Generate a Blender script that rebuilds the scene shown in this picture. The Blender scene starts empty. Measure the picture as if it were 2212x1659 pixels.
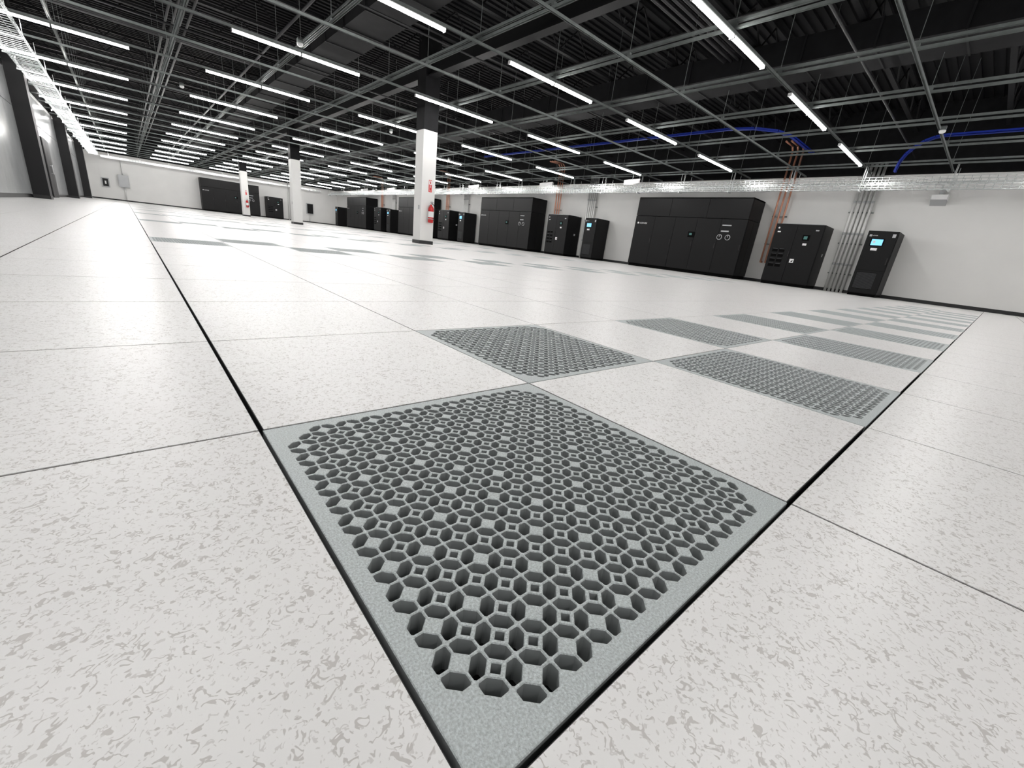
import bpy, math, random
from mathutils import Matrix, Vector
random.seed(4)
S = bpy.context.scene
H = 0.338           # camera height
T = 0.61            # floor panel pitch
HC = 3.40           # lamp plane above the camera
X0, Y0 = 0.120, 0.112   # corner of the nearest perforated panel
XL, XR, YB, YF = -2.25, 18.6, -7.0, 53.6
ZG = H + HC + 0.05  # strut grid
ZD = 5.7            # roof deck

# ------------------------------------------------------------------ materials
def mat(name, col, rough=0.5, metal=0.0, emit=None, es=0.0, spec=None):
    m = bpy.data.materials.new(name); m.use_nodes = True
    b = m.node_tree.nodes['Principled BSDF']
    b.inputs['Base Color'].default_value = (*col, 1)
    b.inputs['Roughness'].default_value = rough
    b.inputs['Metallic'].default_value = metal
    if spec is not None: b.inputs['Specular IOR Level'].default_value = spec
    if emit:
        b.inputs['Emission Color'].default_value = (*emit, 1)
        b.inputs['Emission Strength'].default_value = es
    return m

def add_noise(m, scale, amount, bump=0.0, detail=3, bscale=None):
    """mottle the base colour of m a little and optionally bump it"""
    nt = m.node_tree; N = nt.nodes; L = nt.links
    b = N['Principled BSDF']
    col = b.inputs['Base Color'].default_value[:]
    tc = N.new('ShaderNodeTexCoord')
    n = N.new('ShaderNodeTexNoise'); n.inputs['Scale'].default_value = scale; n.inputs['Detail'].default_value = detail
    L.new(tc.outputs['Object'], n.inputs['Vector'])
    r = N.new('ShaderNodeValToRGB')
    r.color_ramp.elements[0].position = 0.3; r.color_ramp.elements[1].position = 0.7
    r.color_ramp.elements[0].color = (*[c*(1-amount) for c in col[:3]], 1)
    r.color_ramp.elements[1].color = (*[min(1, c*(1+amount)) for c in col[:3]], 1)
    L.new(n.outputs['Fac'], r.inputs['Fac']); L.new(r.outputs['Color'], b.inputs['Base Color'])
    if bump:
        n2 = N.new('ShaderNodeTexNoise'); n2.inputs['Scale'].default_value = bscale or scale
        L.new(tc.outputs['Object'], n2.inputs['Vector'])
        bp = N.new('ShaderNodeBump'); bp.inputs['Strength'].default_value = bump; bp.inputs['Distance'].default_value = 0.002
        L.new(n2.outputs['Fac'], bp.inputs['Height']); L.new(bp.outputs['Normal'], b.inputs['Normal'])
    return m

def laminate():
    m = bpy.data.materials.new('floor_laminate'); m.use_nodes = True
    nt = m.node_tree; N = nt.nodes; L = nt.links; b = N['Principled BSDF']
    b.inputs['Roughness'].default_value = 0.33
    b.inputs['Specular IOR Level'].default_value = 0.28
    tc = N.new('ShaderNodeTexCoord')
    def noise(scale, detail=1.0, dist=0.0, off=0):
        mp = N.new('ShaderNodeMapping'); mp.inputs['Location'].default_value = (off, off*0.7, off*0.3)
        L.new(tc.outputs['Object'], mp.inputs['Vector'])
        n = N.new('ShaderNodeTexNoise'); n.inputs['Scale'].default_value = scale
        n.inputs['Detail'].default_value = detail; n.inputs['Distortion'].default_value = dist
        L.new(mp.outputs['Vector'], n.inputs['Vector']); return n.outputs['Fac']
    def ramp(src, a, bb, inv=False):
        r = N.new('ShaderNodeMapRange'); r.inputs['From Min'].default_value = a; r.inputs['From Max'].default_value = bb
        r.inputs['To Min'].default_value = 1 if inv else 0; r.inputs['To Max'].default_value = 0 if inv else 1
        L.new(src, r.inputs['Value']); return r.outputs['Result']
    def math_(op, a, bb):
        q = N.new('ShaderNodeMath'); q.operation = op
        for i, v in enumerate((a, bb)):
            if isinstance(v, (int, float)): q.inputs[i].default_value = v
            elif v is not None: L.new(v, q.inputs[i])
        return q.outputs[0]
    def strokes(scale, off, w, m0):
        c = math_('ABSOLUTE', math_('SUBTRACT', noise(scale, 1.6, 0.9, off), 0.5), None)
        line = ramp(c, w, w*1.5, True)
        mask = ramp(noise(scale*1.25, 1.0, 0.3, off+13), m0, m0+0.025)
        return math_('MULTIPLY', line, mask)
    s1 = strokes(84, 0, 0.030, 0.53)
    s2 = strokes(130, 31, 0.032, 0.55)
    fl = math_('MAXIMUM', s1, math_('MULTIPLY', s2, 0.6))
    mx = N.new('ShaderNodeMix'); mx.data_type = 'RGBA'
    mx.inputs[6].default_value = (0.865, 0.852, 0.842, 1)
    mx.inputs[7].default_value = (0.48, 0.45, 0.425, 1)
    L.new(math_('MULTIPLY', fl, 0.66), mx.inputs[0])
    L.new(mx.outputs[2], b.inputs['Base Color'])
    bp = N.new('ShaderNodeBump'); bp.inputs['Strength'].default_value = 0.06; bp.inputs['Distance'].default_value = 0.001
    L.new(noise(300, 1), bp.inputs['Height']); L.new(bp.outputs['Normal'], b.inputs['Normal'])
    return m

M = {}
M['lam'] = laminate()
M['edge'] = mat('panel_edge_black', (0.015, 0.015, 0.016), 0.6)
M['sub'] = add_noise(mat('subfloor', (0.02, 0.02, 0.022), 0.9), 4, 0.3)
M['steel_dk'] = mat('stringer_steel', (0.05, 0.052, 0.055), 0.5, 0.5)
M['perf'] = add_noise(mat('perforated_panel_paint', (0.50, 0.54, 0.54), 0.42, 0.05), 420, 0.22, 0.5, 2, 600)
M['perfin'] = mat('perf_web_shade', (0.36, 0.38, 0.38), 0.5, 0.1)  # darker grey for the web walls, shade inside the holes put into the colour
M['wall'] = add_noise(mat('wall_paint', (0.76, 0.755, 0.74), 0.55), 1.2, 0.02, 0.08, 3, 90)
M['black'] = add_noise(mat('black_paint', (0.006, 0.006, 0.007), 0.75, spec=0.2), 5, 0.3)
M['deck'] = mat('roof_deck_black', (0.006, 0.006, 0.007), 0.7, spec=0.2)
M['joist'] = mat('joist_black', (0.009, 0.009, 0.010), 0.6, spec=0.2)
M['base'] = mat('baseboard_rubber', (0.015, 0.015, 0.016), 0.45)
M['strut'] = add_noise(mat('galvanised_strut', (0.21, 0.23, 0.225), 0.42, 0.5), 8, 0.15)
M['tray'] = add_noise(mat('zinc_wire', (0.74, 0.77, 0.77), 0.25, 0.6), 6, 0.1)
M['cond'] = mat('conduit_steel', (0.72, 0.72, 0.71), 0.35, 0.2)
M['dcond'] = mat('dark_conduit', (0.035, 0.035, 0.037), 0.45, 0.5)
M['copper'] = mat('copper_pipe', (0.62, 0.30, 0.20), 0.4, 0.35)
M['blue'] = mat('blue_raceway', (0.005, 0.025, 0.30), 0.5)
M['lamp'] = mat('lamp_diffuser', (0.9, 0.9, 0.9), 0.4, emit=(1.0, 0.985, 0.965), es=62)
M['lamph'] = mat('lamp_housing', (0.75, 0.75, 0.75), 0.4)
M['cab'] = add_noise(mat('cabinet_black', (0.0055, 0.0055, 0.006), 0.45, spec=0.22), 30, 0.12)
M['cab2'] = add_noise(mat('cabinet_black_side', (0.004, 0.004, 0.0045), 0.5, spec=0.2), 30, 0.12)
M['gap'] = mat('seam', (0.001, 0.001, 0.001), 0.8, spec=0.1)
M['white'] = mat('label_white', (0.8, 0.8, 0.8), 0.5)
M['lgrey'] = mat('light_grey_enamel', (0.42, 0.43, 0.44), 0.45)
M['scr'] = mat('screen_blue', (0.02, 0.1, 0.2), 0.2, emit=(0.25, 0.65, 1.0), es=1.3)
M['scr2'] = mat('screen_dim', (0.02, 0.05, 0.05), 0.2, emit=(0.15, 0.45, 0.4), es=0.25)
M['red'] = mat('extinguisher_red', (0.55, 0.012, 0.015), 0.25)
M['metal'] = mat('brushed_metal', (0.6, 0.6, 0.6), 0.3, 1.0)
M['rub'] = mat('rubber_black', (0.01, 0.01, 0.01), 0.5)
M['panelw'] = add_noise(mat('partition_panel', (0.40, 0.41, 0.42), 0.2), 2, 0.05)
M['pcol'] = mat('column_black', (0.010, 0.010, 0.011), 0.5, spec=0.3)
M['mesh'] = mat('vent_mesh', (0.05, 0.052, 0.055), 0.5, 0.4)

# ------------------------------------------------------------------ mesh builder
class MB:
    def __init__(s): s.v=[]; s.f=[]; s.m=[]; s.s=[]; s.mats=[]
    def mi(s, k):
        if k not in s.mats: s.mats.append(k)
        return s.mats.index(k)
    def box(s, x0,x1,y0,y1,z0,z1,k):
        b=len(s.v); i=s.mi(k)
        s.v += [(x0,y0,z0),(x1,y0,z0),(x1,y1,z0),(x0,y1,z0),(x0,y0,z1),(x1,y0,z1),(x1,y1,z1),(x0,y1,z1)]
        for q in ((0,3,2,1),(4,5,6,7),(0,1,5,4),(1,2,6,5),(2,3,7,6),(3,0,4,7)):
            s.f.append(tuple(b+a for a in q)); s.m.append(i); s.s.append(False)
    def cyl(s, p0, p1, r0, k, n=12, r1=None, caps=True):
        if r1 is None: r1=r0
        p0=Vector(p0); p1=Vector(p1); d=(p1-p0).normalized()
        a=d.orthogonal().normalized(); c=d.cross(a); b=len(s.v); i=s.mi(k)
        for p,r in ((p0,r0),(p1,r1)):
            for j in range(n):
                t=2*math.pi*j/n; s.v.append(tuple(p+a*(r*math.cos(t))+c*(r*math.sin(t))))
        for j in range(n):
            j2=(j+1)%n; s.f.append((b+j,b+j2,b+n+j2,b+n+j)); s.m.append(i); s.s.append(n>6)
        if caps:
            s.f.append(tuple(b+j for j in reversed(range(n)))); s.m.append(i); s.s.append(False)
            s.f.append(tuple(b+n+j for j in range(n))); s.m.append(i); s.s.append(False)
    def lathe(s, c, prof, k, n=20):
        b=len(s.v); i=s.mi(k)
        for r,z in prof:
            for j in range(n):
                t=2*math.pi*j/n; s.v.append((c[0]+r*math.cos(t), c[1]+r*math.sin(t), c[2]+z))
        for q in range(len(prof)-1):
            for j in range(n):
                j2=(j+1)%n; s.f.append((b+q*n+j,b+q*n+j2,b+(q+1)*n+j2,b+(q+1)*n+j)); s.m.append(i); s.s.append(True)
    def path(s, pts, r, k, n=8):
        for a,b in zip(pts[:-1],pts[1:]): s.cyl(a,b,r,k,n)
    def poly(s, pts, k):
        b=len(s.v); s.v += [tuple(p) for p in pts]; s.f.append(tuple(range(b,b+len(pts)))); s.m.append(s.mi(k)); s.s.append(False)
    def prism(s, pts, off, k):
        """closed polygon pts extruded by vector off"""
        n=len(pts); b=len(s.v); i=s.mi(k); off=Vector(off)
        s.v += [tuple(p) for p in pts] + [tuple(Vector(p)+off) for p in pts]
        s.f.append(tuple(b+j for j in reversed(range(n)))); s.f.append(tuple(b+n+j for j in range(n)))
        s.m += [i,i]; s.s += [False,False]
        for j in range(n):
            j2=(j+1)%n; s.f.append((b+j,b+j2,b+n+j2,b+n+j)); s.m.append(i); s.s.append(False)
    def text(s, t, size, pos, ax, ay, k, align='LEFT'):
        cu=bpy.data.curves.new('t','FONT'); cu.body=t; cu.size=size; cu.align_x=align; cu.resolution_u=2
        o=bpy.data.objects.new('t',cu); S.collection.objects.link(o)
        dg=bpy.context.evaluated_depsgraph_get(); me=bpy.data.meshes.new_from_object(o.evaluated_get(dg))
        b=len(s.v); i=s.mi(k); pos=Vector(pos); ax=Vector(ax); ay=Vector(ay)
        for v in me.vertices: s.v.append(tuple(pos+ax*v.co.x+ay*v.co.y))
        for p in me.polygons: s.f.append(tuple(b+q for q in p.vertices)); s.m.append(i); s.s.append(False)
        bpy.data.objects.remove(o); bpy.data.curves.remove(cu); bpy.data.meshes.remove(me)
    def obj(s, name, parent=None, loc=None, rot=0, bevel=0, link=True):
        me=bpy.data.meshes.new(name); me.from_pydata(s.v,[],s.f)
        for k in s.mats: me.materials.append(M[k])
        me.polygons.foreach_set('material_index', s.m); me.polygons.foreach_set('use_smooth', s.s); me.update()
        o=bpy.data.objects.new(name,me); S.collection.objects.link(o)
        if loc: o.location=loc
        o.rotation_euler[2]=rot
        if parent: o.parent=parent
        if bevel:
            bv=o.modifiers.new('bevel','BEVEL'); bv.width=bevel; bv.segments=2; bv.limit_method='ANGLE'
        return o

def empty(name, loc=(0,0,0)):
    e=bpy.data.objects.new(name,None); S.collection.objects.link(e); e.location=loc; e.empty_display_size=0.2; return e
def inst(name, src, loc, rot=0, parent=None):
    o=bpy.data.objects.new(name, src.data); S.collection.objects.link(o); o.location=loc; o.rotation_euler[2]=rot
    if parent: o.parent=parent
    for md in src.modifiers:
        b=o.modifiers.new(md.name, md.type); b.width=md.width; b.segments=md.segments; b.limit_method=md.limit_method
    return o

# ------------------------------------------------------------------ floor
def is_perf(a,b):      # a index along Y, b along X
    if b<0 or b>21 or a<0: return False
    r=a%8
    return (r==0 and b%2==0) or (r==1 and b%2==1)
b0=math.floor((XL-X0)/T); b1=math.ceil((XR-X0)/T); a0=math.floor((YB-Y0)/T); a1=math.ceil((YF-Y0)/T)
def gl(i): return 0.0030 if i in (0,) else (0.0026 if i==-1 else 0.0012)   # half gap at line i
fl=MB(); perf=[]
for a in range(a0,a1):
    for b in range(b0,b1):
        if is_perf(a,b): perf.append((a,b)); continue
        x0=X0+b*T+gl(b); x1=X0+(b+1)*T-gl(b+1); y0=Y0+a*T+gl(a); y1=Y0+(a+1)*T-gl(a+1)
        x0=max(x0,XL); x1=min(x1,XR); y0=max(y0,YB); y1=min(y1,YF)
        if x1-x0<0.01 or y1-y0<0.01: continue
        fl.box(x0,x1,y0,y1,-0.032,-0.0015,'edge')
        e=0.0012
        fl.box(x0+e,x1-e,y0+e,y1-e,-0.0016,0.0,'lam')
floor=fl.obj('floor')
sb=MB()
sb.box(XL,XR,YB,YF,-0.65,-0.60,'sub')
for b in range(b0+1,b1): sb.box(X0+b*T-0.015,X0+b*T+0.015,YB,YF,-0.07,-0.034,'steel_dk')
for a in range(a0+1,a1): sb.box(XL,XR,Y0+a*T-0.015,Y0+a*T+0.015,-0.069,-0.0345,'steel_dk')
for a in range(-3,9):
    for b in range(-3,9):
        sb.cyl((X0+b*T,Y0+a*T,-0.60),(X0+b*T,Y0+a*T,-0.07),0.014,'steel_dk',8)
        sb.box(X0+b*T-0.05,X0+b*T+0.05,Y0+a*T-0.05,Y0+a*T+0.05,-0.60,-0.595,'steel_dk')
sb.obj('subfloor',parent=floor)

# perforated panel (real holes, 2D filled curve extruded then meshed)
def perf_mesh():
    cu=bpy.data.curves.new('perf','CURVE'); cu.dimensions='2D'; cu.fill_mode='BOTH'
    cu.extrude=0.0135; cu.bevel_depth=0.0009; cu.bevel_resolution=0
    def spl(pts):
        s=cu.splines.new('POLY'); s.points.add(len(pts)-1)
        for i,p in enumerate(pts): s.points[i].co=(p[0],p[1],0,1)
        s.use_cyclic_u=True
    g=0.0026
    spl([(g,g),(T-g,g),(T-g,T-g),(g,T-g)])
    n=26; m=0.031; p=(T-2*m)/(n-1); q=p*math.sqrt(2)
    r2=math.sqrt(0.5)
    for i in range(n):
        for j in range(n):
            ci=min(i,n-1-i); cj=min(j,n-1-j)
            if ci+cj<2: continue
            cx=m+i*p; cy=m+j*p
            e=(r2,-r2) if (i+j)%2==0 else (r2,r2)
            nn=(-e[1],e[0])
            sh=[(0.425,0.045),(0.225,0.252),(-0.225,0.252),(-0.425,0.045),(-0.425,-0.045),(-0.225,-0.252),(0.225,-0.252),(0.425,-0.045)]
            spl([(cx+q*(a*e[0]+b*nn[0]), cy+q*(a*e[1]+b*nn[1])) for a,b in sh])
            if i<n-1 and j<n-1 and (i+j)%2==0 and 0<i<n-2 and 0<j<n-2:
                s_=(i+j)//2; d_=(i-j)//2
                if s_%2==1 and d_%2==1: continue
                cx+=p/2; cy+=p/2; w=0.17*q*math.sqrt(2)
                spl([(cx+w*u, cy+w*v) for u,v in ((1,0),(0,1),(-1,0),(0,-1))])
    o=bpy.data.objects.new('perf',cu); S.collection.objects.link(o)
    dg=bpy.context.evaluated_depsgraph_get(); me=bpy.data.meshes.new_from_object(o.evaluated_get(dg))
    bpy.data.objects.remove(o)
    me.materials.clear(); me.materials.append(M['perf']); me.materials.append(M['perfin'])
    for pl in me.polygons:
        pl.use_smooth=False; pl.material_index=1 if pl.normal.z<0.3 else 0  # side and under faces take the shade-darkened grey
    zs=[v.co.z for v in me.vertices]; zt=max(zs)
    for v in me.vertices: v.co.z-=zt
    return me
pm=perf_mesh()
pe=empty('perforated_floor_panels')
for k,(a,b) in enumerate(perf):
    o=bpy.data.objects.new('panel_%d'%(k+1),pm); S.collection.objects.link(o); o.parent=pe
    o.location=(X0+b*T,Y0+a*T,0.0)

# ------------------------------------------------------------------ room shell
ZW=H+HC+0.02
def wall(name,x0,x1,y0,y1):
    w=MB(); w.box(x0,x1,y0,y1,-0.6,ZW,'wall'); w.box(x0,x1,y0,y1,ZW,ZD,'black'); return w.obj(name)
wall('wall_right',XR,XR+0.2,YB,YF+0.2)
wall('wall_back',XL-0.2,XR,YF,YF+0.2)
wall('wall_front',XL-0.2,XR+0.2,YB-0.2,YB)
wall('wall_left',XL-0.2,XL,YB,YF)
for nm,a in (('baseboard_right',(XR-0.012,XR,YB,YF)),('baseboard_back',(XL,XR-0.012,YF-0.012,YF)),
             ('baseboard_front',(XL,XR-0.012,YB,YB+0.012)),('baseboard_left',(XL,XL+0.012,YB+0.012,YF-0.012))):
    w=MB(); w.box(*a,0.0,0.105,'base'); w.obj(nm)
# corrugated roof deck
c=MB(); x=XL
c.box(XL-0.2,XR+0.2,YB-0.2,YF+0.2,ZD,ZD+0.1,'deck')
y=YB
while y<YF:
    c.box(XL,XR,y,y+0.09,ZD-0.045,ZD,'deck'); y+=0.2
c.obj('ceiling')
# open web joists
j=MB(); y=YB+0.6
while y<YF:
    z0,z1=4.95,5.60
    j.box(XL,XR,y-0.05,y+0.05,z1-0.05,z1,'joist'); j.box(XL,XR,y-0.05,y+0.05,z0,z0+0.05,'joist')
    x=XL; up=True
    while x<XR-0.3:
        xa,xb=(x,x+0.6); za,zb=(z0+.03,z1-.03) if up else (z1-.03,z0+.03)
        j.cyl((xa,y,za),(min(xb,XR),y,zb),0.018,'joist',5); x+=0.6; up=not up
    y+=1.92
j.obj('roof_joists')
g=MB()
for x in (7.05,):
    g.box(x-0.12,x+0.12,YB,YF,4.55,4.58,'joist'); g.box(x-0.12,x+0.12,YB,YF,4.92,4.95,'joist'); g.box(x-0.01,x+0.01,YB,YF,4.58,4.92,'joist')
g.obj('roof_girder')
d=MB()
for (x,w,z0,z1) in ((4.6,0.9,4.45,4.9),(11.2,1.1,4.45,4.9)):
    yy=YB+.3
    while yy<YF-1.4:
        d.box(x-w/2,x+w/2,yy,yy+1.19,z0,z1,'black'); d.box(x-w/2-.02,x+w/2+.02,yy+1.17,yy+1.2,z0-.02,z1+.02,'joist'); yy+=1.2
d.obj('air_duct')
d=MB()
for x in (1.4,1.55,1.70,1.85): d.cyl((x,YB+.02,4.85),(x,YF-.02,4.85),0.03,'dcond',8)
for x in (9.2,9.35,9.5): d.cyl((x,YB+.02,4.85),(x,YF-.02,4.85),0.03,'dcond',8)
for x0_,x1_ in ((XL+.02,4.1),(5.1,6.9),(7.2,10.6)):
    for y in (5.2,5.35,5.5,5.65, 17.0,17.15,17.3,17.45,29,29.15,29.3): d.cyl((x0_,y,4.72),(x1_,y,4.72),0.03,'dcond',8)
d.obj('overhead_conduits')
d=MB()
for y,z in ((3.0,4.25),(9.5,4.25),(14.5,4.25),(22,4.25),(30,4.25)): d.cyl((XL+.5,y,z),(XR-.02,y,z),0.022,'dcond',8)
for x in (3.2,6.1,12.9): d.cyl((x,YB+.02,4.30),(x,YF-.02,4.30),0.03,'dcond',8)
d.obj('sprinkler_pipe')

# ------------------------------------------------------------------ strut grid
def chan_x(m,y,z,x0,x1):
    m.box(x0,x1,y-0.021,y-0.017,z-0.021,z+0.021,'strut'); m.box(x0,x1,y+0.017,y+0.021,z-0.021,z+0.021,'strut'); m.box(x0,x1,y-0.017,y+0.017,z+0.017,z+0.021,'strut')
def chan_y(m,x,z,y0,y1):
    m.box(x-0.021,x-0.017,y0,y1,z-0.021,z+0.021,'strut'); m.box(x+0.017,x+0.021,y0,y1,z-0.021,z+0.021,'strut'); m.box(x-0.017,x+0.017,y0,y1,z+0.017,z+0.021,'strut')
st=MB()
PY=1.128*HC; PX=1.195*HC; LX=1.795*HC; LY=1.15*HC; LL=0.755*HC
ys=[LY+PY/2*n for n in range(-6,30)]; ys=[y for y in ys if YB+.1<y<YF-.1]
xs=[LX+LL/2+PX/2*n for n in range(-6,8)]; xs=[x for x in xs if XL+.1<x<XR-.1]
for y in ys: chan_x(st,y,ZG,XL+.01,XR-.01)
for x in xs:
    chan_y(st,x,ZG+0.043,YB+.01,YF-.01)
    chan_y(st,x,ZG+0.130,YB+.01,YF-.01)
for y in ys:
    for x in xs:
        st.cyl((x,y,ZG+0.06),(x,y,ZD-0.04),0.006,'strut',4,caps=False)
        st.box(x-0.03,x+0.03,y-0.03,y+0.03,ZG+0.064,ZG+0.109,'strut')
st.obj('strut_ceiling_grid')

# ------------------------------------------------------------------ lamps
lm=MB()
for s in (0,1):
    xa=s*(LL/2+0.012); xb=xa+LL/2-0.024
    sec=[(-0.034,-0.012),(-0.034,-0.034),(-0.024,-0.050),(0,-0.056),(0.024,-0.050),(0.034,-0.034),(0.034,-0.012)]
    lm.prism([(xa,y,z) for y,z in sec],(xb-xa,0,0),'lamp')
    lm.box(xa-0.008,xa,-0.038,0.038,-0.06,0.004,'lamph'); lm.box(xb,xb+0.008,-0.038,0.038,-0.06,0.004,'lamph')
    lm.box(xa,xb,-0.037,0.037,-0.012,0.004,'lamph')
    for xx in (xa+0.2,xb-0.2): lm.box(xx-0.015,xx+0.015,-0.03,0.03,0.004,0.02,'strut')
lmo=None
for jn in range(-2,13):
    y=LY+PY*jn
    if y>YF-1 or y<YB+.5: continue
    for k in range(-2,3):
        x=LX+PX*k
        if lmo is None: lmo=lm.obj('linear_ceiling_lamp',loc=(x,y,ZG-0.041))
        else: inst('linear_ceiling_lamp',lmo,(x,y,ZG-0.041))

# ------------------------------------------------------------------ wire basket cable trays
def tray(name, along, c, z, a, b, w=0.45, h=0.13, stp=0.16):
    m=MB(); r=0.006
    def bx(u0,u1,v0,v1,z0,z1):
        if along=='y': m.box(v0,v1,u0,u1,z0,z1,'tray')
        else: m.box(u0,u1,v0,v1,z0,z1,'tray')
    for v in (-w/2,w/2):
        for zz in (0,h/2,h): bx(a,b,c+v-r,c+v+r,z+zz-r,z+zz+r)
    for v in (-w/4,0,w/4): bx(a,b,c+v-r,c+v+r,z-r,z+r)
    u=a
    while u<b:
        bx(u-r,u+r,c-w/2-r,c-w/2+r,z,z+h); bx(u-r,u+r,c+w/2-r,c+w/2+r,z,z+h); bx(u-r,u+r,c-w/2,c+w/2,z-r*2,z); u+=stp
    u=a+0.5
    while u<b:
        bx(u-.02,u+.02,c-w/2-.05,c+w/2+.05,z-.05,z-.01)
        for v in (-w/2-.03,w/2+.03): bx(u-.005,u+.005,c+v-.005,c+v+.005,z-.01,ZG-.03)
        u+=2.0
    return m.obj(name)
tray('wire_basket_tray','y',17.62,3.34,YB+.3,YF-1.5,0.45,0.14)
tray('wire_basket_tray','y',17.20,3.10,YB+.3,YF-1.5,0.14,0.14)
tray('wire_basket_tray','y',-1.52,3.42,YB+.3,YF-1.5,0.5,0.13,0.2)
tray('wire_basket_tray','x',52.7,3.32,-1.1,16.5,0.45,0.13,0.2)

# ------------------------------------------------------------------ columns
def column(x,y,w=0.46):
    m=MB(); h=w/2
    m.box(x-h,x+h,y-h,y+h,0,3.22,'wall'); m.box(x-h-.004,x+h+.004,y-h-.004,y+h+.004,3.22,ZD-.05,'black')
    m.box(x-h-.012,x+h+.012,y-h-.012,y+h+.012,0,0.105,'base')
    m.box(x-h-.008,x-h,y-0.13,y-0.05,1.02,1.14,'lgrey')
    return m.obj('building_column')
cols=[(7.12,12.72),(7.05,26.6),(7.05,40.5)]
for x,y in cols: column(x,y)

def extinguisher(x,y,z):
    """hangs on a face looking to -Y ; (x,y) wall point, z = bottom of cylinder"""
    m=MB(); cy=y-0.11; r=0.085
    m.lathe((x,cy,z),[(0,0.01),(r*.8,0),(r,0.02),(r,0.40),(r*.92,0.44),(r*.6,0.48),(0.03,0.50),(0.025,0.53)],'red',24)
    m.cyl((x,cy,z+.53),(x,cy,z+.57),0.026,'metal',12)
    m.box(x-.014,x+.014,cy-.12,cy+.03,z+.60,z+.612,'rub'); m.box(x-.012,x+.012,cy-.10,cy+.02,z+.565,z+.577,'rub')
    m.cyl((x-.03,cy-.02,z+.555),(x-.05,cy-.02,z+.555),0.018,'white',12)
    pts=[(x+.02,cy-.02,z+.55),(x+.07,cy-.04,z+.53),(x+.105,cy-.04,z+.45),(x+.11,cy-.03,z+.3),(x+.10,cy-.02,z+.14)]
    m.path(pts,0.011,'rub',8); m.cyl(pts[-1],(x+.10,cy-.02,z+.06),0.014,'rub',10,r1=0.02)
    m.lathe((x,cy,z),[(r+.001,.16),(r+.001,.33)],'white',24)
    m.lathe((x,cy,z),[(r+.003,.10),(r+.003,.125)],'metal',24)
    m.box(x-.03,x+.03,y-.03,y,z+.08,z+.50,'metal')
    m.box(x-.02,x+.02,y-.09,y-.02,z+.505,z+.515,'metal')
    return m.obj('fire_extinguisher')
def ext_sign(x,y,z):
    m=MB(); m.box(x-.055,x+.055,y-.004,y,z-.17,z+.17,'red')
    m.box(x-.045,x+.045,y-.0045,y-.003,z+.045,z+.155,'white')
    m.box(x-.012,x+.018,y-.006,y-.0045,z+.06,z+.125,'red'); m.box(x-.03,x+.018,y-.006,y-.0045,z+.13,z+.14,'red')
    m.text('FIRE',0.045,(x-.005,y-.0055,z+.035),(0,0,-1),(1,0,0),'white')
    m.text('EXTINGUISHER',0.024,(x-.036,y-.0055,z+.035),(0,0,-1),(1,0,0),'white')
    m.poly([(x-.02,y-.0055,z-.125),(x,y-.0055,z-.16),(x+.02,y-.0055,z-.125)],'white')
    return m.obj('fire_extinguisher_sign')
for x,y in (cols[0],cols[2]):
    extinguisher(x+.06,y-.23,0.66); ext_sign(x+.06,y-.23,1.72)

# ------------------------------------------------------------------ big cooling cabinets
def big_unit():
    w,dp,h=4.85,1.15,2.92; m=MB()
    m.box(0.03,w-.03,0.05,dp-.02,0,0.12,'gap')
    m.box(0,w,0.02,dp,0.12,2.15,'cab2'); m.box(0.0,w,0.02,dp,2.16,h,'cab2')
    nd=5; dw=w/nd
    for i in range(nd):
        m.box(i*dw+.006,(i+1)*dw-.006,0,0.03,0.13,2.14,'cab')
        m.box(i*dw+dw-.07,i*dw+dw-.045,-.012,0,1.05,1.25,'rub')
    for i in range(3):
        q=w/3; m.box(i*q+.006,(i+1)*q-.006,0,0.03,2.17,h-.05,'cab')
    m.prism([(0,0.0,h-.045),(0,0.03,h),(0,dp,h),(0,dp,h-.045)],(w,0,0),'cab')
    m.cyl((0.16,-.001,1.86),(0.16,0.001,1.86),0.04,'white',16)
    m.text('NORVEK',0.10,(0.23,-.003,1.82),(1,0,0),(0,0,1),'white')
    m.box(2.63,2.93,-.008,0,1.40,1.62,'gap'); m.box(2.69,2.80,-.011,-.008,1.48,1.56,'scr2')
    for gx in (3.95,4.27):
        m.cyl((gx,0,1.48),(gx,-.03,1.48),0.10,'lgrey',20); m.cyl((gx,-.03,1.48),(gx,-.033,1.48),0.080,'cab2',20); m.box(gx-.006,gx+.006,-.036,-.033,1.48,1.55,'white')
    m.box(3.95,4.25,-.003,0,1.68,1.73,'lgrey'); m.box(3.95,4.3,-.003,0,1.90,1.94,'lgrey')
    for s in (0,w):
        sx=(s-.006,s) if s==0 else (s,s+.006)
        m.box(*sx,0.06,dp/2-.01,0.2,2.1,'cab2'); m.box(*sx,dp/2+.01,dp-.05,0.2,2.1,'cab2'); m.box(*sx,0.06,dp-.05,2.22,h-.08,'cab2')
    return m
bu=big_unit(); src=None
XF=17.35
for y in (11.75,23.6,35.3,47.0):
    if src is None: src=bu.obj('air_handling_cabinet',loc=(XF,y,0),rot=-math.pi/2,bevel=0.005)
    else: inst('air_handling_cabinet',src,(XF,y,0),-math.pi/2)
inst('air_handling_cabinet',src,(5.55,52.35,0),0)

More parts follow.
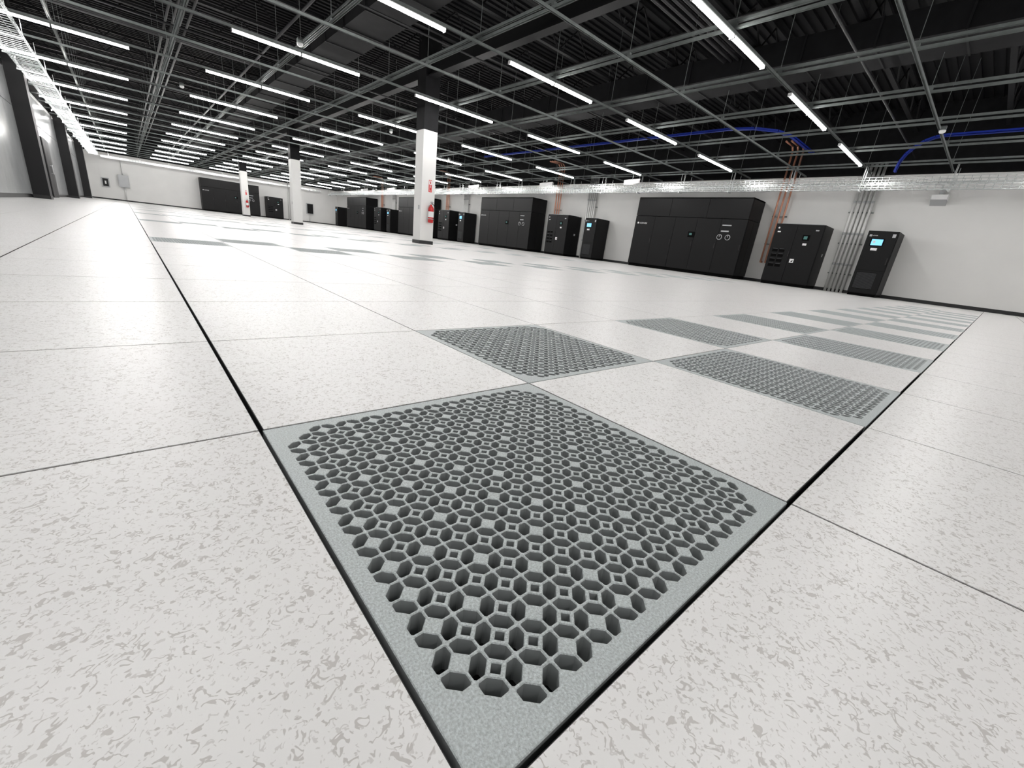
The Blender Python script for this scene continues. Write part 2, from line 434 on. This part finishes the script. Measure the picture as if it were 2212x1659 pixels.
def small_unit(w,h,dp=1.0):
    m=MB(); m.box(.02,w-.02,.03,dp-.02,0,.08,'gap'); m.box(0,w,.02,dp,.08,h,'cab2')
    m.box(.012,w-.012,0,.02,.10,h-.02,'cab')
    m.box(.02,w-.02,-.002,.0,.80,.806,'gap')
    m.box(.13,.47,-.006,0,h-.45,h-.22,'gap'); m.box(.16,.44,-.009,-.006,h-.425,h-.245,'scr')
    m.box(.20,.26,-.0105,-.009,h-.36,h-.29,'white')
    m.box(.20,.36,-.003,0,h-.58,h-.51,'white'); m.box(.06,.12,-.003,0,h-.17,h-.11,'lgrey')
    m.text('NORVEK',0.035,(.13,-.003,h-.15),(1,0,0),(0,0,1),'white')
    m.box(.08,w-.16,-.003,0,.22,.74,'gap')
    z=.235
    while z<.73: m.box(.085,w-.165,-.007,-.003,z,z+.011,'mesh'); z+=.02
    m.box(w-.06,w-.035,-.02,0,1.0,1.2,'rub')
    m.box(w-.13,w-.05,-.003,0,h-.18,h-.08,'lgrey')
    m.box(w,w+.004,.05,dp-.05,.15,h-.08,'cab2')
    return m
def wide_unit(w,h,dp=1.05):
    m=MB(); m.box(.02,w-.02,.03,dp-.02,0,.10,'gap'); m.box(0,w,.02,dp,.10,h,'cab2')
    m.box(.01,w*.46-.006,0,.02,.12,h-.02,'cab'); m.box(w*.46+.006,w-.01,0,.02,.12,h-.02,'cab')
    m.cyl((.12,0,h-.14),(.12,-.003,h-.14),0.03,'white',16)
    m.box(.10,.20,-.003,0,h-.29,h-.25,'white')
    m.box(w*.62,w*.62+.22,-.005,0,h-.52,h-.34,'gap'); m.box(w*.62+.04,w*.62+.15,-.007,-.005,h-.48,h-.38,'scr2')
    m.box(w*.66,w*.66+.12,-.003,0,h-.68,h-.61,'white'); m.box(w*.84,w*.84+.1,-.003,0,h-.20,h-.16,'lgrey')
    for i in range(2):
        for k in range(4):
            m.box(.10+i*.22,.28+i*.22,-.004,0,.62+k*.17,.75+k*.17,'gap'); m.box(.11+i*.22,.27+i*.22,-.008,-.004,.72+k*.17,.74+k*.17,'mesh')
    m.box(w*.50,w*.50+.13,-.004,0,.80,.93,'white'); m.prism([(w*.50+.03,-.0045,.83),(w*.50+.10,-.0045,.83),(w*.50+.10,-.0045,.90)],(0,-.001,0),'gap')
    m.box(w*.46-.05,w*.46-.03,-.02,0,1.0,1.18,'rub')
    m.box(w,w+.004,.05,dp-.05,.15,h-.08,'cab2'); m.box(w+.004,w+.006,.6,.72,1.1,1.2,'lgrey')
    m.box(.1,w-.1,.15,dp-.1,h,h+.03,'lgrey')
    return m
su=small_unit(.75,1.98); so=None; wu=wide_unit(1.5,2.08); wo=None
for k in range(5):
    off=11.55*k
    ya=3.27+off; yb=5.95+off
    if k==4: ya=51.0; yb=None
    if so is None: so=su.obj('power_distribution_cabinet',loc=(17.5,ya,0),rot=-math.pi/2,bevel=.004)
    else: inst('power_distribution_cabinet',so,(17.5,ya,0),-math.pi/2)
    if yb:
        if wo is None: wo=wu.obj('switchgear_cabinet',loc=(17.5,yb,0),rot=-math.pi/2,bevel=.004)
        else: inst('switchgear_cabinet',wo,(17.5,yb,0),-math.pi/2)
inst('switchgear_cabinet',wo,(11.1,52.5,0),0)

# ------------------------------------------------------------------ wall conduits, copper pipes, raceway
for k in range(4):
    off=11.55*k; m=MB()
    for i in range(5):
        y=3.62+.12*i+off; m.cyl((18.48,y,0.0),(18.48,y,4.1),0.042,'cond',12)
        for z in (0.9,1.9,2.9): m.cyl((18.48,y,z),(18.48,y,z+.07),0.048,'lgrey',12)
    for z in (.6,1.6,2.6,3.5): m.box(18.54,18.599,3.52+off,4.2+off,z,z+.04,'strut')
    m.obj('wall_conduit_bundle')
    m=MB()
    for i in range(3):
        y=6.12+.17*i+off; m.cyl((18.45,y,0.75),(18.45,y,4.6),0.032,'copper',12); m.path([(18.45,y,4.6),(18.3,y,4.75),(17.6,y,4.75)],0.03,'copper',10)
        m.cyl((18.45,y,.75),(18.595,y,.75),.032,'copper',10)
    for z in (1.4,2.4,3.4): m.box(18.5,18.599,6.05+off,6.53+off,z,z+.04,'strut')
    m.obj('copper_refrigerant_pipes')
def raceway(name,pts,w=.3,h=.12):
    m=MB()
    P=[Vector(p) for p in pts]
    for a,b in zip(P[:-1],P[1:]):
        d=(b-a).normalized(); s=Vector((d.y,-d.x,0))
        if s.length<.1: s=Vector((1,0,0))
        s.normalize(); u=s.cross(d).normalized()
        if u.z<0: u=-u
        for (o0,o1,z0,z1) in ((-w/2,w/2,0,.012),(-w/2,-w/2+.012,0,h),(w/2-.012,w/2,0,h)):
            q=[a+s*o0+u*z0,a+s*o1+u*z0,a+s*o1+u*z1,a+s*o0+u*z1]; m.prism(q,(b-a)*1.0,'blue')
    return m.obj(name)
raceway('blue_fiber_raceway',[(14.7,20,4.48),(14.7,7.2,4.48),(14.9,6.5,4.48),(15.4,6.0,4.48),(16.2,5.8,4.48),(18.4,5.8,4.48)],w=.12,h=.06)
pts=[(17.3,YB+.4,4.46),(17.3,2.3,4.46)]
for t in range(1,7):
    an=t*math.pi/12; pts.append((17.3,2.3+.8*math.sin(an),4.46-.8*(1-math.cos(an))))
pts.append((17.3,3.1,3.6))
raceway('blue_fiber_raceway',pts,w=.14,h=.06)

def em_light(y,z=3.0):
    m=MB(); m.box(18.3,18.599,y-.18,y+.18,z,z+.14,'white'); m.box(18.42,18.599,y-.05,y+.05,z+.14,z+.32,'lgrey')
    m.prism([(18.3,y-.18,z),(18.599,y-.18,z),(18.599,y-.18,z-.14)],(0,.36,0),'lgrey')
    m.obj('wall_emergency_light')
for y in (2.05,): em_light(y)
for y in (11.9,17.2,23.7,29.0,35.5,41):
    m=MB(); m.prism([(16.5,y-.25,3.30),(16.95,y-.25,3.45),(16.95,y-.25,3.60),(16.5,y-.25,3.48)],(0,.5,0),'white'); m.cyl((16.75,y,3.48),(16.75,y,ZG+.03),.01,'strut',6); m.obj('wireless_antenna_panel')
for x,y in ((4.076,.571),(.93,3.26),(.519,5.40),(2.3,4.9),(3.5,5.6),(1.5,8.0)):
    m=MB(); z=ZG-.02; m.lathe((x*HC,y*HC,z),[(0.0,-.06),(.035,-.058),(.055,-.04),(.06,-.015),(.06,0),(0,0)],'white',18)
    m.box(x*HC-.05,x*HC+.05,y*HC-.05,y*HC+.05,z,z+.08,'strut'); m.obj('smoke_detector')

# ------------------------------------------------------------------ left side
m=MB(); y=YB+.1; i=0
while y<YF-1.3:
    m.box(XL,XL+.05,y+.004,y+1.196,.11,2.55,'panelw'); m.box(XL,XL+.05,y+.004,y+1.196,2.57,3.55,'panelw')
    m.box(XL,XL+.045,y-.004,y+.004,.11,3.55,'gap'); y+=1.2
m.obj('wall_panel_cladding')
for y in (9.3,21.3,33.3,45.3):
    m=MB(); m.box(XL+.05,XL+.43,y-.3,y+.3,0,ZD-.05,'pcol'); m.box(XL+.05,XL+.44,y-.31,y+.31,0,.105,'base'); m.obj('black_column')
for k,y in enumerate((13.6,27.0,38.5)):
    m=MB(); m.box(XL+.052,XL+.09,y-.95,y+.95,0,2.2,'pcol'); m.box(XL+.09,XL+.10,y-.9,y-.01,.02,2.15,'cab'); m.box(XL+.09,XL+.10,y+.01,y+.9,.02,2.15,'cab')
    for q in (-.08,.08): m.cyl((XL+.15,y+q,.9),(XL+.15,y+q,1.25),.012,'metal',8); m.box(XL+.1,XL+.15,y+q-.008,y+q+.008,.92,.94,'metal'); m.box(XL+.1,XL+.15,y+q-.008,y+q+.008,1.2,1.22,'metal')
    m.obj('door_%d'%(k+1))
# far wall items
m=MB(); m.box(-.25,.45,YF-.28,YF,1.15,2.15,'lgrey'); m.box(-.2,.4,YF-.3,YF-.28,1.2,2.1,'panelw'); m.cyl((.1,YF-.12,.1),(.1,YF-.12,1.15),.05,'cond',10); m.cyl((.1,YF-.12,2.15),(.1,YF-.12,3.6),.04,'cond',10); m.obj('electrical_disconnect_box')
m=MB(); m.box(-1.35,-.85,YF-.1,YF,1.0,1.75,'lgrey'); m.box(-1.28,-.92,YF-.11,YF-.1,1.07,1.68,'pcol'); m.box(-1.15,-1.05,YF-.12,YF-.11,1.25,1.5,'white'); m.obj('wall_intercom_box')
m=MB(); m.box(15.2,15.9,YF-.25,YF,.9,2.0,'lgrey'); m.box(15.25,15.85,YF-.27,YF-.25,.95,1.95,'cab'); m.cyl((15.5,YF-.1,.1),(15.5,YF-.1,.9),.05,'cond',10); m.obj('electrical_disconnect_box')
m=MB()
for i in range(4): m.cyl((13.4+.2*i,YF-.1,0),(13.4+.2*i,YF-.1,3.9),.05,'cond',10)
m.obj('wall_conduit_bundle')

# ------------------------------------------------------------------ world, camera
w=bpy.data.worlds.new('World'); S.world=w; w.use_nodes=True
w.node_tree.nodes['Background'].inputs[0].default_value=(0.02,0.02,0.02,1)
f=894.6
dA=Vector((-836,-403.5,f)).normalized(); dB=Vector((1044,-179.5,f)); dB=(dB-dA*dB.dot(dA)).normalized()
up=dB.cross(dA)
R=Matrix(((dB.x,-dB.y,-dB.z),(dA.x,-dA.y,-dA.z),(up.x,-up.y,-up.z)))
cam=bpy.data.cameras.new('camera'); co=bpy.data.objects.new('camera',cam); S.collection.objects.link(co)
co.matrix_world=Matrix.Translation((0,0,H))@R.to_4x4()
cam.sensor_fit='HORIZONTAL'; cam.sensor_width=36; cam.lens=f/2212*36; cam.clip_start=.01; cam.clip_end=300
S.camera=co
S.view_settings.view_transform='Standard'
S.view_settings.exposure=0.0
